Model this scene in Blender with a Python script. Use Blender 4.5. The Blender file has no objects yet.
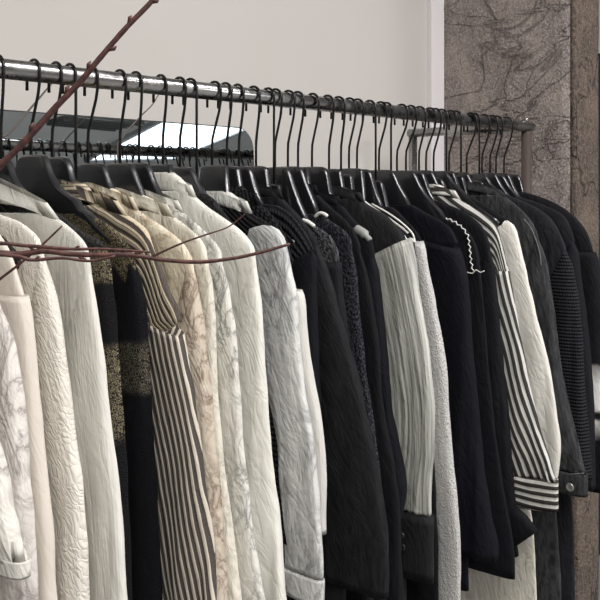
import bpy, bmesh, math, random
from mathutils import Vector, noise, Matrix
random.seed(7)
S = bpy.context.scene
C = S.collection
PI = math.pi

# ------------------------------------------------------------------ camera
CAM_H = 1.45                 # eye height
FPX = 900.0                  # focal length in pixels of the 600 px frame
HOR = 195.0                  # horizon row
UX, UY = 0.729, 0.684        # view direction (x along the rail, y towards the back wall)
RAIL_Y, RAIL_Z = 1.10, 1.617
cam = bpy.data.cameras.new('camera')
cam.sensor_width = 36.0
cam.lens = 36.0 * FPX / 600.0
cam.shift_y = -(300.0 - HOR) / 600.0
cam.clip_start = 0.02
co = bpy.data.objects.new('camera', cam)
C.objects.link(co)
co.location = (0, 0, CAM_H)
co.rotation_euler = (PI / 2, 0, math.atan2(UY, UX) - PI / 2)
S.camera = co

def ray(px, py):
    k = (px - 300.0) / FPX
    return Vector((UX + UY * k, UY - UX * k, (HOR - py) / FPX))

def at_depth(px, py, t):
    return Vector((0, 0, CAM_H)) + ray(px, py) * t

def rail_s(px, yy=RAIL_Y - 0.017):
    d = ray(px, 0)
    return d.x / d.y * yy

# ------------------------------------------------------------------ materials
def lin(c):
    return tuple(((v / 255.0) / 12.92 if v / 255.0 <= 0.04045 else ((v / 255.0 + 0.055) / 1.055) ** 2.4) for v in c) + (1.0,)

class NT:
    def __init__(s, name):
        s.m = bpy.data.materials.new(name)
        s.m.use_nodes = True
        s.n = s.m.node_tree.nodes
        s.l = s.m.node_tree.links
        s.b = s.n['Principled BSDF']
    def new(s, t, **kw):
        x = s.n.new(t)
        for k, v in kw.items():
            if k in x.inputs: x.inputs[k].default_value = v
            else: setattr(x, k, v)
        return x
    def link(s, a, b): s.l.new(a, b)
    def ramp(s, fac, stops):
        r = s.n.new('ShaderNodeValToRGB')
        e = r.color_ramp.elements
        while len(e) < len(stops): e.new(0.5)
        for i, (p, c) in enumerate(stops):
            e[i].position = p
            e[i].color = c
        s.link(fac, r.inputs['Fac'])
        return r.outputs['Color']
    def math(s, op, a, b=None):
        m = s.n.new('ShaderNodeMath'); m.operation = op
        for i, v in enumerate((a, b)):
            if v is None: continue
            if isinstance(v, (int, float)): m.inputs[i].default_value = v
            else: s.link(v, m.inputs[i])
        return m.outputs[0]
    def mix(s, fac, a, b):
        m = s.n.new('ShaderNodeMix'); m.data_type = 'RGBA'
        for i, v in ((0, fac), (6, a), (7, b)):
            if isinstance(v, (int, float)): m.inputs[i].default_value = v
            elif isinstance(v, tuple): m.inputs[i].default_value = v
            else: s.link(v, m.inputs[i])
        return m.outputs[2]
    def bump(s, h, strength, dist=0.002, prev=None):
        b = s.new('ShaderNodeBump', Strength=strength, Distance=dist)
        s.link(h, b.inputs['Height'])
        if prev is not None: s.link(prev, b.inputs['Normal'])
        return b.outputs['Normal']
    def noise(s, vec, scale, detail=3.0, dist=0.0, rough=0.5):
        n = s.new('ShaderNodeTexNoise', Scale=scale, Detail=detail, Distortion=dist, Roughness=rough)
        s.link(vec, n.inputs['Vector'])
        return n.outputs['Fac']
    def uv(s, sx=1, sy=1, skew=0.0):
        u = s.n.new('ShaderNodeUVMap'); u.uv_map = 'UVMap'
        sp = s.n.new('ShaderNodeSeparateXYZ'); s.link(u.outputs['UV'], sp.inputs[0])
        x = sp.outputs[0]
        if skew: x = s.math('ADD', x, s.math('MULTIPLY', sp.outputs[1], skew))
        cb = s.n.new('ShaderNodeCombineXYZ')
        s.link(s.math('MULTIPLY', x, sx), cb.inputs[0])
        s.link(s.math('MULTIPLY', sp.outputs[1], sy), cb.inputs[1])
        return cb.outputs[0]
    def obj(s):
        return s.n.new('ShaderNodeTexCoord').outputs['Object']

def simple(name, col, rough=0.5, metal=0.0, spec=0.5):
    t = NT(name)
    t.b.inputs['Base Color'].default_value = lin(col)
    t.b.inputs['Roughness'].default_value = rough
    t.b.inputs['Metallic'].default_value = metal
    t.b.inputs['Specular IOR Level'].default_value = spec
    return t.m

_cache = {}
def fabric(kind, c1, c2=None, rough=0.82, **kw):
    key = (kind, c1, c2, rough, tuple(sorted(kw.items())))
    if key in _cache: return _cache[key]
    t = NT('fabric_' + kind)
    b = t.b
    b.inputs['Roughness'].default_value = rough
    b.inputs['Specular IOR Level'].default_value = kw.get('spec', 0.25 if max(c1) > 90 else 0.14)
    if kw.get('sheen'):
        b.inputs['Sheen Weight'].default_value = kw['sheen']
    A = lin(c1); B = lin(c2) if c2 else A
    uv = t.uv()
    # woven micro structure + soft wrinkles, shared by all cloths
    weave = t.noise(t.uv(1, 1), 900, 1.0)
    wr = t.noise(t.uv(1, 0.35), 22, 4.0, 0.8)
    nrm = t.bump(wr, kw.get('wrinkle', 0.6), 0.009)
    crease = t.math('ABSOLUTE', t.math('SUBTRACT', t.noise(t.uv(1, 0.4, 0.25), 34, 3.0, 1.4), 0.5))
    nrm = t.bump(t.math('MINIMUM', crease, 0.12), kw.get('crease', 0.40 if kind not in ('satin', 'gauze', 'stripe') else 0.22), 0.016, nrm)
    col = None
    if kind == 'plain':
        n = t.noise(t.uv(1, 0.5), 60, 3.0)
        col = t.mix(t.math('MULTIPLY', n, 0.35), A, B)
    elif kind == 'crinkle':          # puckered, embossed cloth
        v = t.new('ShaderNodeTexVoronoi', Scale=kw.get('scale', 75.0)); v.feature = 'DISTANCE_TO_EDGE'
        w = t.new('ShaderNodeVectorMath'); w.operation = 'ADD'
        nn = t.new('ShaderNodeTexNoise', Scale=26.0, Detail=2.0); t.link(uv, nn.inputs['Vector'])
        sc = t.new('ShaderNodeVectorMath'); sc.operation = 'SCALE'; sc.inputs['Scale'].default_value = 0.035
        t.link(nn.outputs['Color'], sc.inputs[0])
        t.link(t.uv(1.0, 0.45, 0.5), w.inputs[0]); t.link(sc.outputs[0], w.inputs[1])
        t.link(w.outputs[0], v.inputs['Vector'])
        h = t.math('POWER', v.outputs['Distance'], 0.5)
        nrm = t.bump(h, kw.get('emboss', 0.8), 0.004, nrm)
        col = A
    elif kind == 'print':            # pale cloth with thin marbled veins
        nn = t.new('ShaderNodeTexNoise', Scale=kw.get('scale', 30.0), Detail=5.0, Distortion=1.2, Roughness=0.6)
        t.link(t.uv(1, 0.55), nn.inputs['Vector'])
        d = t.math('ABSOLUTE', t.math('SUBTRACT', nn.outputs['Fac'], 0.5))
        veins = t.ramp(d, [(0.0, (1, 1, 1, 1)), (0.035, (0.35, 0.35, 0.35, 1)), (0.09, (0, 0, 0, 1))])
        blot = t.noise(t.uv(1, 0.5), 12, 2.0)
        bl = t.ramp(blot, [(0.34, (0, 0, 0, 1)), (0.52, (1, 1, 1, 1))])
        f = t.math('MULTIPLY', t.math('MULTIPLY', veins, bl), kw.get('amount', 0.8))
        col = t.mix(f, A, B)
        nrm = t.bump(t.noise(t.uv(1, 0.6), 70, 3.0, 0.5), 0.7, 0.0045, nrm)
    elif kind == 'stripe':           # woven stripes that follow the cloth
        sp = t.n.new('ShaderNodeSeparateXYZ'); t.link(t.uv(1, 1, kw.get('skew', 0.0)), sp.inputs[0])
        ax = sp.outputs[kw.get('axis', 0)]
        wob = t.math('MULTIPLY', t.math('SUBTRACT', t.noise(uv, 9, 2.0), 0.5), kw.get('wobble', 0.01))
        x = t.math('DIVIDE', t.math('ADD', ax, wob), kw['period'])
        fr = t.math('FRACT', t.math('ADD', x, 100.0))
        dty = kw.get('duty', 0.5)
        if kw.get('double'):
            st = [(0, A), (dty * 0.45, A), (dty * 0.45 + 0.02, B), (dty * 0.6, B), (dty * 0.6 + 0.02, A), (dty, A), (dty + 0.02, B), (0.98, B), (1, A)]
        else:
            st = [(0, A), (dty, A), (min(dty + 0.03, 0.97), B), (0.97, B), (1, A)]
        col = t.ramp(fr, st)
        sparkle = t.noise(uv, 700, 0.0)
        col = t.mix(t.math('MULTIPLY', sparkle, kw.get('fleck', 0.25)), col, lin(kw.get('fleckc', (150, 146, 138))))
        nrm = t.bump(t.math('SINE', t.math('MULTIPLY', x, 2 * PI)), 0.35, 0.0025, nrm)
    elif kind == 'band':             # wide horizontal bands of marled / dark knit
        sp = t.n.new('ShaderNodeSeparateXYZ'); t.link(uv, sp.inputs[0])
        st = []
        r = t.n.new('ShaderNodeMapRange'); r.inputs[1].default_value = -0.8; r.inputs[2].default_value = 0.2
        t.link(t.math('ADD', sp.outputs[1], t.math('MULTIPLY', t.math('SUBTRACT', t.noise(uv, 30, 2.0), 0.5), 0.02)), r.inputs[0])
        stops = []
        dark = (0, 0, 0, 1); on = (1, 1, 1, 1)
        stops.append((0.0, dark))
        for lo, hi in sorted(kw['bands']):
            stops += [(lo + 0.8, dark), (lo + 0.806, on), (hi + 0.8, on), (hi + 0.806, dark)]
        m = t.ramp(r.outputs[0], stops)
        v = t.new('ShaderNodeTexVoronoi', Scale=kw.get('scale', 260.0)); t.link(t.uv(1, 0.8), v.inputs['Vector'])
        spk = t.ramp(v.outputs['Distance'], [(0.25, (1, 1, 1, 1)), (0.6, (0, 0, 0, 1))])
        f = t.math('MULTIPLY', m, spk)
        col = t.mix(f, A, B)
        nrm = t.bump(v.outputs['Distance'], 0.8, 0.003, nrm)
    elif kind == 'marl':             # flecked yarn
        v = t.new('ShaderNodeTexVoronoi', Scale=kw.get('scale', 330.0)); t.link(t.uv(1, 0.7), v.inputs['Vector'])
        n2 = t.noise(uv, 240, 2.0)
        f = t.ramp(n2, [(0.42, (0, 0, 0, 1)), (0.62, (1, 1, 1, 1))])
        col = t.mix(t.math('MULTIPLY', f, kw.get('amount', 0.8)), A, B)
        nrm = t.bump(v.outputs['Distance'], 0.7, 0.003, nrm)
    elif kind == 'rib':              # chunky ribbed knit
        sp = t.n.new('ShaderNodeSeparateXYZ'); t.link(t.uv(1, 1, kw.get('skew', 0.0)), sp.inputs[0])
        x = t.math('MULTIPLY', sp.outputs[kw.get('axis', 1)], 2 * PI / kw.get('period', 0.012))
        sn = t.math('ADD', t.math('MULTIPLY', t.math('SINE', x), 0.5), 0.5)
        y = t.math('MULTIPLY', sp.outputs[1 - kw.get('axis', 1)], 2 * PI / 0.006)
        s2 = t.math('ADD', t.math('MULTIPLY', t.math('SINE', y), 0.25), 0.75)
        h = t.math('MULTIPLY', sn, s2)
        col = t.mix(h, A, B)
        nrm = t.bump(h, 1.0, 0.005, nrm)
    elif kind == 'satin':            # pleated streaky satin
        n = t.noise(t.uv(1, 0.05), 90, 3.0, 0.4)
        col = t.ramp(n, [(0.3, A), (0.68, B)])
        nrm = t.bump(n, 0.9, 0.006, nrm)
    elif kind == 'denim':
        n = t.noise(t.uv(1, 0.25), 120, 4.0, 0.3, 0.7)
        n2 = t.noise(t.uv(1, 0.5), 16, 3.0)
        f = t.ramp(n, [(0.35, (0, 0, 0, 1)), (0.75, (1, 1, 1, 1))])
        col = t.mix(t.math('MULTIPLY', f, n2), A, B)
        nrm = t.bump(n, 0.5, 0.002, nrm)
    elif kind == 'gauze':            # fine vertical crepe
        n = t.noise(t.uv(1, 0.03), 260, 3.0, 0.6)
        col = t.mix(n, A, B)
        nrm = t.bump(n, 0.6, 0.0025, nrm)
    nrm = t.bump(weave, 0.25, 0.0008, nrm)
    if isinstance(col, tuple): b.inputs['Base Color'].default_value = col
    else: t.link(col, b.inputs['Base Color'])
    t.link(nrm, b.inputs['Normal'])
    _cache[key] = t.m
    return t.m

M_HANG = simple('black_satin_plastic', (31, 31, 34), 0.24, 0, 0.85)
M_WIRE = simple('black_wire', (14, 14, 15), 0.35, 0.3)
M_WHITE_CORD = fabric('plain', (232, 230, 224), (220, 218, 212))

def m_steel():
    t = NT('brushed_steel')
    t.b.inputs['Metallic'].default_value = 1.0
    t.b.inputs['Base Color'].default_value = lin((168, 167, 165))
    n = t.noise(t.obj(), 40, 4.0, 0.2)
    t.link(t.ramp(n, [(0.3, (0.14, 0.14, 0.14, 1)), (0.75, (0.42, 0.42, 0.42, 1))]), t.b.inputs['Roughness'])
    t.link(t.bump(n, 0.06, 0.001), t.b.inputs['Normal'])
    return t.m
M_STEEL = m_steel()
M_SHADED_STEEL = simple('shaded_steel', (72, 62, 57), 0.6, 0.0, 0.3)  # bare steel, with shade and brown stone reflection put into its colour

def m_plaster(name, c, c2=None):
    t = NT(name)
    n = t.noise(t.obj(), 3.0, 3.0)
    t.link(t.mix(n, lin(c), lin(c2 or c)), t.b.inputs['Base Color'])
    t.b.inputs['Roughness'].default_value = 0.75
    t.link(t.bump(t.noise(t.obj(), 160, 3.0), 0.08, 0.001), t.b.inputs['Normal'])
    return t.m

def m_stone(name, dark, mid, light, seed, vertical=False):
    t = NT(name)
    mp = t.n.new('ShaderNodeMapping'); mp.inputs['Location'].default_value = (seed, seed * 0.7, seed * 1.3)
    t.link(t.obj(), mp.inputs['Vector'])
    v0 = mp.outputs[0]
    g = t.noise(v0, 170, 4.0, 0.3, 0.75)          # grain
    b = t.noise(v0, 7.0, 4.0, 0.6)                # broad patches
    f = t.noise(v0, 55, 4.0, 0.5, 0.7)            # pitting
    def veins(scale, stretch, dist, w0, off, ang):
        m2 = t.n.new('ShaderNodeMapping'); m2.inputs['Location'].default_value = (off, off, off)
        m2.inputs['Rotation'].default_value = (ang, 0, 0); m2.inputs['Scale'].default_value = (1, stretch[0], stretch[1])
        t.link(v0, m2.inputs['Vector'])
        n = t.noise(m2.outputs[0], scale, 5.0, dist, 0.55)
        d = t.math('ABSOLUTE', t.math('SUBTRACT', n, 0.5))
        return t.ramp(d, [(0.0, (0, 0, 0, 1)), (w0 * 0.5, (0.4, 0.4, 0.4, 1)), (w0, (1, 1, 1, 1))])
    c1 = veins(2.1, (1.0, 0.8), 0.7, 0.007, 1.7, 0.5)
    c2 = veins(3.4, (1.6, 0.5) if vertical else (0.6, 1.5), 1.0, 0.009, 6.1, 0.15 if vertical else 0.35)
    fine = veins(16.0, (1.0, 0.6), 1.5, 0.06, 3.3, 0.6)
    crack = t.math('MULTIPLY', c1, c2)
    base = t.ramp(b, [(0.3, lin(dark)), (0.5, lin(mid)), (0.7, lin(light))])
    base = t.mix(t.math('MULTIPLY', t.ramp(g, [(0.42, (0, 0, 0, 1)), (0.7, (1, 1, 1, 1))]), 0.72), base, lin(tuple(min(255, c + 55) for c in light)))
    base = t.mix(t.math('MULTIPLY', t.ramp(f, [(0.32, (1, 1, 1, 1)), (0.5, (0, 0, 0, 1))]), 0.5), base, lin(dark))
    col = t.mix(t.math('MULTIPLY', t.math('SUBTRACT', 1.0, crack), 0.7 if vertical else 0.45), base, lin(tuple(int(c * 0.4) for c in dark)))
    t.link(col, t.b.inputs['Base Color'])
    t.b.inputs['Roughness'].default_value = 0.7
    n1 = t.bump(crack, 0.7, 0.008)
    n1 = t.bump(fine, 0.5, 0.005, n1)
    n1 = t.bump(f, 0.7, 0.006, n1)
    n1 = t.bump(g, 0.8, 0.004, n1)
    t.link(n1, t.b.inputs['Normal'])
    return t.m

def m_bark():
    t = NT('red_brown_bark')
    n = t.noise(t.obj(), 220, 4.0, 0.4)
    t.link(t.ramp(n, [(0.35, lin((52, 27, 25))), (0.7, lin((92, 54, 48)))]), t.b.inputs['Base Color'])
    t.b.inputs['Roughness'].default_value = 0.6
    t.link(t.bump(n, 0.5, 0.001), t.b.inputs['Normal'])
    return t.m
M_BARK = m_bark()

def emit(name, col, s):
    t = NT(name)
    t.b.inputs['Base Color'].default_value = lin(col)
    t.b.inputs['Emission Color'].default_value = lin(col)
    t.b.inputs['Emission Strength'].default_value = s
    return t.m

# ------------------------------------------------------------------ mesh helpers
def link_mesh(name, bm, mat, parent=None, smooth=True):
    me = bpy.data.meshes.new(name)
    bmesh.ops.recalc_face_normals(bm, faces=bm.faces[:])
    bm.to_mesh(me); bm.free()
    if smooth:
        for p in me.polygons: p.use_smooth = True
    me.materials.append(mat)
    o = bpy.data.objects.new(name, me)
    C.objects.link(o)
    if parent: o.parent = parent
    return o

def thing(name, label, cat, loc=(0, 0, 0), rz=0.0, group=None):
    o = bpy.data.objects.new(name, None)
    o.empty_display_size = 0.05
    C.objects.link(o)
    o.location = loc; o.rotation_euler = (0, 0, rz)
    o['label'] = label; o['category'] = cat
    if group: o['group'] = group
    return o

def add_box(bm, lo, hi, bev=0.0):
    r = bmesh.ops.create_cube(bm, size=1.0)
    for v in r['verts']:
        v.co = Vector([(lo[i] + hi[i]) / 2 + v.co[i] * (hi[i] - lo[i]) for i in range(3)])
    if bev:
        es = list({e for v in r['verts'] for e in v.link_edges})
        bmesh.ops.bevel(bm, geom=es, offset=bev, segments=2, affect='EDGES', profile=0.7)

def struct(name, lo, hi, mat, bev=0.0):
    bm = bmesh.new(); add_box(bm, lo, hi, bev)
    o = link_mesh(name, bm, mat, smooth=False)
    o['kind'] = 'structure'
    return o

def catmull(pts, n=8):
    pts = [Vector(p) for p in pts]
    if len(pts) < 3: return pts
    P = [2 * pts[0] - pts[1]] + pts + [2 * pts[-1] - pts[-2]]
    out = []
    for i in range(1, len(P) - 2):
        for j in range(n):
            t = j / n
            a, b, c, d = P[i - 1], P[i], P[i + 1], P[i + 2]
            out.append(0.5 * ((2 * b) + (c - a) * t + (2 * a - 5 * b + 4 * c - d) * t * t + (3 * b - a - 3 * c + d) * t ** 3))
    out.append(pts[-1])
    return out

def add_tube(bm, pts, rad, seg=8):
    pts = [Vector(p) for p in pts]
    rads = rad if isinstance(rad, (list, tuple)) else [rad] * len(pts)
    rings = []
    up = Vector((0.13, 0.31, 0.94)).normalized()
    for i, p in enumerate(pts):
        d = (pts[min(i + 1, len(pts) - 1)] - pts[max(i - 1, 0)]).normalized()
        x = d.cross(up)
        if x.length < 1e-3: x = d.cross(Vector((1, 0, 0)))
        x.normalize(); y = d.cross(x).normalized()
        up = y.cross(d) if False else up
        rings.append([bm.verts.new(p + (x * math.cos(2 * PI * k / seg) + y * math.sin(2 * PI * k / seg)) * rads[i]) for k in range(seg)])
    for a, b in zip(rings, rings[1:]):
        for k in range(seg):
            bm.faces.new((a[k], a[(k + 1) % seg], b[(k + 1) % seg], b[k]))
    bm.faces.new(rings[0][::-1]); bm.faces.new(rings[-1])

def sstep(a, b, x):
    t = max(0.0, min(1.0, (x - a) / (b - a))) if b != a else float(x > a)
    return t * t * (3 - 2 * t)

def ell(th, p=0.75, q=0.7):
    c, s = math.cos(th), math.sin(th)
    return math.copysign(abs(c) ** p, c), math.copysign(abs(s) ** q, s)

# loft of level rings.  rows: (z, a_min, a_max, half_thickness, b_centre[, tilt])
def loft(rows, seg, fold_amp, seed, uvfun, cap_top=True, cap_bot=True, lobes=(11.0, 2.0), wr=0.0012, p=0.75, absmid=None, gain=1.0):
    bm = bmesh.new()
    uvl = bm.loops.layers.uv.new('UVMap')
    rings, info = [], []
    ztop = rows[0][0]
    for r in rows:
        z, a0, a1, T, bc = r[:5]
        tilt = r[5] if len(r) > 5 else 0.0
        if absmid is not None: absmid = r[6]
        ring, inf = [], []
        ha, ac = (a1 - a0) / 2, (a1 + a0) / 2
        for k in range(seg):
            th = 2 * PI * k / seg
            ca, sb = ell(th, p)
            a = ac + ha * ca; b = T * sb
            dep = ztop - z
            amp = gain * fold_amp * sstep(0.02, 0.30, dep) * min(1.0, ha / 0.03)
            f = noise.noise(Vector((a * lobes[0] + 0.6 * dep, dep * lobes[1], seed * 3.7)))
            f += 0.5 * noise.noise(Vector((a * lobes[0] * 2.3, dep * lobes[1] * 1.5 + 5, seed * 1.9)))
            g = noise.noise(Vector((a * 26 + dep * 9, dep * 20, seed * 5.1)))
            b2 = b + amp * f + wr * g * (1 if sb >= 0 else -1)
            a2 = a + 0.5 * amp * noise.noise(Vector((dep * 7, seed * 2.2, sb))) * abs(ca) + wr * g * ca
            ta = (a - ac) if absmid is None else (math.sqrt(a * a + 0.0004) - absmid)
            ring.append(bm.verts.new((a2, bc + b2, z + tilt * ta)))
            inf.append((a, z + tilt * ta, sb, b))
        rings.append(ring); info.append(inf)
    def uvof(i, k): return uvfun(*info[i][k])
    for i in range(len(rings) - 1):
        for k in range(seg):
            k2 = (k + 1) % seg
            f = bm.faces.new((rings[i][k], rings[i + 1][k], rings[i + 1][k2], rings[i][k2]))
            for lp, (ii, kk) in zip(f.loops, ((i, k), (i + 1, k), (i + 1, k2), (i, k2))):
                lp[uvl].uv = uvof(ii, kk)
    for flag, idx, dz in ((cap_top, 0, -0.012), (cap_bot, -1, 0.02)):
        if not flag: continue
        src = rings[idx]
        cx = sum((v.co for v in src), Vector()) / seg
        inner = []
        for v in src:
            q = cx + (v.co - cx) * 0.86; q.z = v.co.z + dz
            inner.append(bm.verts.new(q))
        for k in range(seg):
            k2 = (k + 1) % seg
            f = bm.faces.new((src[k], src[k2], inner[k2], inner[k]))
            ii = idx % len(rings)
            for lp, kk in zip(f.loops, (k, k2, k2, k)): lp[uvl].uv = uvof(ii, kk)
        if flag == 'open': continue
        f = bm.faces.new(inner)
        for lp, kk in zip(f.loops, range(seg)): lp[uvl].uv = uvof(idx % len(rings), kk)
    return bm

# ------------------------------------------------------------------ the room
M_WALL = m_plaster('white_plaster', (206, 202, 197), (198, 194, 187))
M_TRIM = m_plaster('white_trim', (232, 228, 228))
M_FLOOR = m_plaster('grey_floor', (150, 150, 150), (136, 136, 136))
M_CEIL = m_plaster('grey_ceiling', (196, 198, 198), (186, 189, 189))
M_STONE = m_stone('rough_stone', (98, 88, 87), (126, 115, 111), (154, 143, 132), 3.1)
M_STONE2 = m_stone('dark_stone', (54, 45, 40), (80, 67, 58), (106, 91, 77), 9.4, True)
WALL_Y = 1.55
CORNER = 2.270
struct('floor', (-3.0, -7.0, -0.1), (9.0, 3.0, 0.0), M_FLOOR)
struct('ceiling', (-3.0, -7.0, 2.9), (9.0, 3.0, 3.0), M_CEIL)
struct('wall_back', (-3.0, WALL_Y, 0.0), (CORNER, WALL_Y + 0.12, 2.9), M_WALL)
struct('wall_left', (-3.12, -7.0, 0.0), (-3.0, WALL_Y + 0.12, 2.9), M_WALL)
struct('wall_front', (-3.0, -7.12, 0.0), (9.0, -7.0, 2.9), M_WALL)
struct('wall_right', (9.0, -7.0, 0.0), (9.12, 3.0, 2.9), M_WALL)
struct('trim_1', (2.203, WALL_Y - 0.016, 0.0), (CORNER - 0.001, WALL_Y, 2.9), M_TRIM, 0.003)

# stone-faced pier: rough side face, darker end face
def stone_slab(name, lo, hi, mat, seed, axis, amp):
    bm = bmesh.new(); add_box(bm, lo, hi)
    bmesh.ops.subdivide_edges(bm, edges=[e for e in bm.edges if abs((e.verts[0].co - e.verts[1].co).z) > 0.5], cuts=120, use_grid_fill=True)
    bmesh.ops.subdivide_edges(bm, edges=[e for e in bm.edges if (e.verts[0].co - e.verts[1].co).length > 0.1], cuts=16, use_grid_fill=True)
    for v in bm.verts:
        q = v.co
        n = noise.noise(q * 7 + Vector((seed, 0, 0))) + 0.6 * noise.noise(q * 18 + Vector((0, seed, 0)))
        ridge = 1.0 - abs(noise.noise(Vector((q.x * 3 + q.y * 3 + seed, q.z * 4 + q.y * 3, 1.3))))
        v.co[axis] += amp * (0.5 * n + 1.2 * max(0, ridge - 0.93) / 0.07) * -1
    o = link_mesh(name, bm, mat)
    o['kind'] = 'structure'
    return o
stone_slab('wall_right_stone', (CORNER, 1.131, 0.0), (CORNER + 0.09, WALL_Y + 0.12, 2.9), M_STONE, 2.0, 0, 0.006)
stone_slab('trim_2', (CORNER + 0.002, 1.113, 0.0), (CORNER + 0.137, 1.133, 2.9), M_STONE2, 5.0, 1, 0.004)
struct('wall_pier', (CORNER + 0.09, 1.133, 0.0), (CORNER + 0.134, WALL_Y + 0.12, 2.9), M_STONE2)
# dark doorway panel beyond the pier, with a pale header
struct('door_1', (CORNER + 0.136, 1.60, 0.0), (4.6, 1.66, 2.02), simple('black_door', (16, 16, 20), 0.4))
struct('wall_beyond', (CORNER + 0.136, 1.60, 2.02), (4.6, 1.66, 2.9), M_WALL)

# ------------------------------------------------------------------ clothes rack
SX0, SX1 = 0.06, 2.0
rack = thing('clothes_rack', 'polished steel clothes rack with a long round rail full of black hangers', 'clothes rack', (1.0, RAIL_Y, 0))
def local(o, p): return (p[0] - o.location.x, p[1] - o.location.y, p[2] - o.location.z)
def rack_tube(name, a, b, r, seg=24, mat=None):
    bm = bmesh.new(); add_tube(bm, [local(rack, a), local(rack, b)], r, seg)
    o = link_mesh(name, bm, mat or M_STEEL, rack)
    for p in o.data.polygons:
        if len(p.vertices) > 4: p.use_smooth = False
    return o
rack_tube('rail', (SX0, RAIL_Y, RAIL_Z), (SX1, RAIL_Y, RAIL_Z), 0.0135)
BACK_Y = 1.44
rack_tube('crossbar', (SX1 - 0.02, RAIL_Y + 0.012, RAIL_Z), (SX1 - 0.02, BACK_Y + 0.012, RAIL_Z), 0.0115)
rack_tube('rear_post', (SX1 - 0.02, BACK_Y, 0.0), (SX1 - 0.02, BACK_Y, RAIL_Z - 0.010), 0.0115)
rack_tube('front_post', (SX1 - 0.02, RAIL_Y, 0.0), (SX1 - 0.02, RAIL_Y, RAIL_Z - 0.012), 0.0125, 24, M_SHADED_STEEL)
rack_tube('front_post', (SX0 + 0.02, RAIL_Y, 0.0), (SX0 + 0.02, RAIL_Y, RAIL_Z - 0.012), 0.0125)
bm = bmesh.new(); add_tube(bm, [local(rack, (SX1 - 0.02, RAIL_Y, RAIL_Z + 0.010)), local(rack, (SX1 - 0.02, RAIL_Y, RAIL_Z + 0.022))], 0.0035, 10)
link_mesh('set_screw', bm, M_STEEL, rack)

# ------------------------------------------------------------------ mirror leaning against the wall
MN = Vector((0, 0.99804, -0.06254)); MC = Vector((0, 1.5125, 0.14115 + CAM_H))
def mirror_hit(px, py):
    d = ray(px, py); o = Vector((0, 0, CAM_H))
    return o + d * ((MC - o).dot(MN) / d.dot(MN))
zt = mirror_hit(120, 118).z
x_r = mirror_hit(254.5, 150).x
x_l = 0.25
tl = math.asin(0.06254)
mir = thing('leaning_mirror', 'frameless tall mirror with rounded corners leaning on the white wall behind the rack', 'mirror', ((x_l + x_r) / 2, 0, 0))
up = Vector((0, math.sin(tl), math.cos(tl)))
top_pt = mirror_hit(120, 118); top_pt.x = (x_l + x_r) / 2
Hm = (top_pt.z - 0.012) / up.z
base = top_pt - up * Hm
mir.location = base
mir.rotation_euler = (-tl, 0, 0)
def rounded(w, h, r, n=8):
    pts = []
    for cx, cz, s in ((w / 2 - r, r, -90), (w / 2 - r, h - r, 0), (-w / 2 + r, h - r, 90), (-w / 2 + r, r, 180)):
        for i in range(n + 1):
            a = math.radians(s + 90 * i / n)
            pts.append((cx + r * math.cos(a), cz + r * math.sin(a)))
    return pts
def slab(pts, y0, y1):
    bm = bmesh.new()
    f = [bm.verts.new((x, y0, z)) for x, z in pts]; g = [bm.verts.new((x, y1, z)) for x, z in pts]
    bm.faces.new(f); bm.faces.new(g[::-1])
    for i in range(len(pts)):
        j = (i + 1) % len(pts)
        bm.faces.new((f[i], g[i], g[j], f[j]))
    return bm
Wm = x_r - x_l
M_GLASS = simple('mirror_silver', (205, 211, 212), 0.015, 1.0)
link_mesh('mirror_glass', slab(rounded(Wm - 0.006, Hm - 0.006, 0.047), 0.0, 0.004), M_GLASS, mir, False).location = (0, 0, 0.003)
link_mesh('mirror_back', slab(rounded(Wm, Hm, 0.05), 0.003, 0.018), simple('dark_edge', (40, 41, 43), 0.4, 0.5), mir, False)

# ceiling panel light and louvred vent, seen in the mirror
lp = thing('ceiling_light', 'long white glowing ceiling panel seen reflected in the leaning mirror', 'ceiling light', (6.42, -4.85, 2.9), math.radians(17))
bm = bmesh.new(); add_box(bm, (-0.56, -1.35, -0.03), (0.56, 1.35, -0.004), 0.006)
link_mesh('diffuser', bm, emit('panel_glow', (232, 242, 250), 5.0), lp, False)
bm = bmesh.new()
for lo, hi in (((-0.62, -1.41, -0.045), (-0.56, 1.41, 0)), ((0.56, -1.41, -0.045), (0.62, 1.41, 0)), ((-0.56, -1.41, -0.045), (0.56, -1.35, 0)), ((-0.56, 1.35, -0.045), (0.56, 1.41, 0))):
    add_box(bm, lo, hi)
link_mesh('frame', bm, simple('panel_frame', (150, 155, 158), 0.4, 0.4), lp, False)
vt = thing('ceiling_vent', 'dark louvred ceiling vent seen reflected at the left of the leaning mirror', 'vent', (4.98, -4.22, 2.9), math.radians(-6))
bm = bmesh.new(); add_box(bm, (-0.42, -0.24, -0.012), (0.42, 0.24, -0.001))
link_mesh('backing', bm, simple('vent_dark', (40, 44, 44), 0.6), vt, False)
for i in range(6):
    bm = bmesh.new(); add_box(bm, (-0.42, -0.22 + i * 0.085, -0.05), (0.42, -0.205 + i * 0.085, -0.012))
    link_mesh('slat', bm, simple('vent_slat', (84, 90, 90), 0.5), vt, False)

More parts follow.
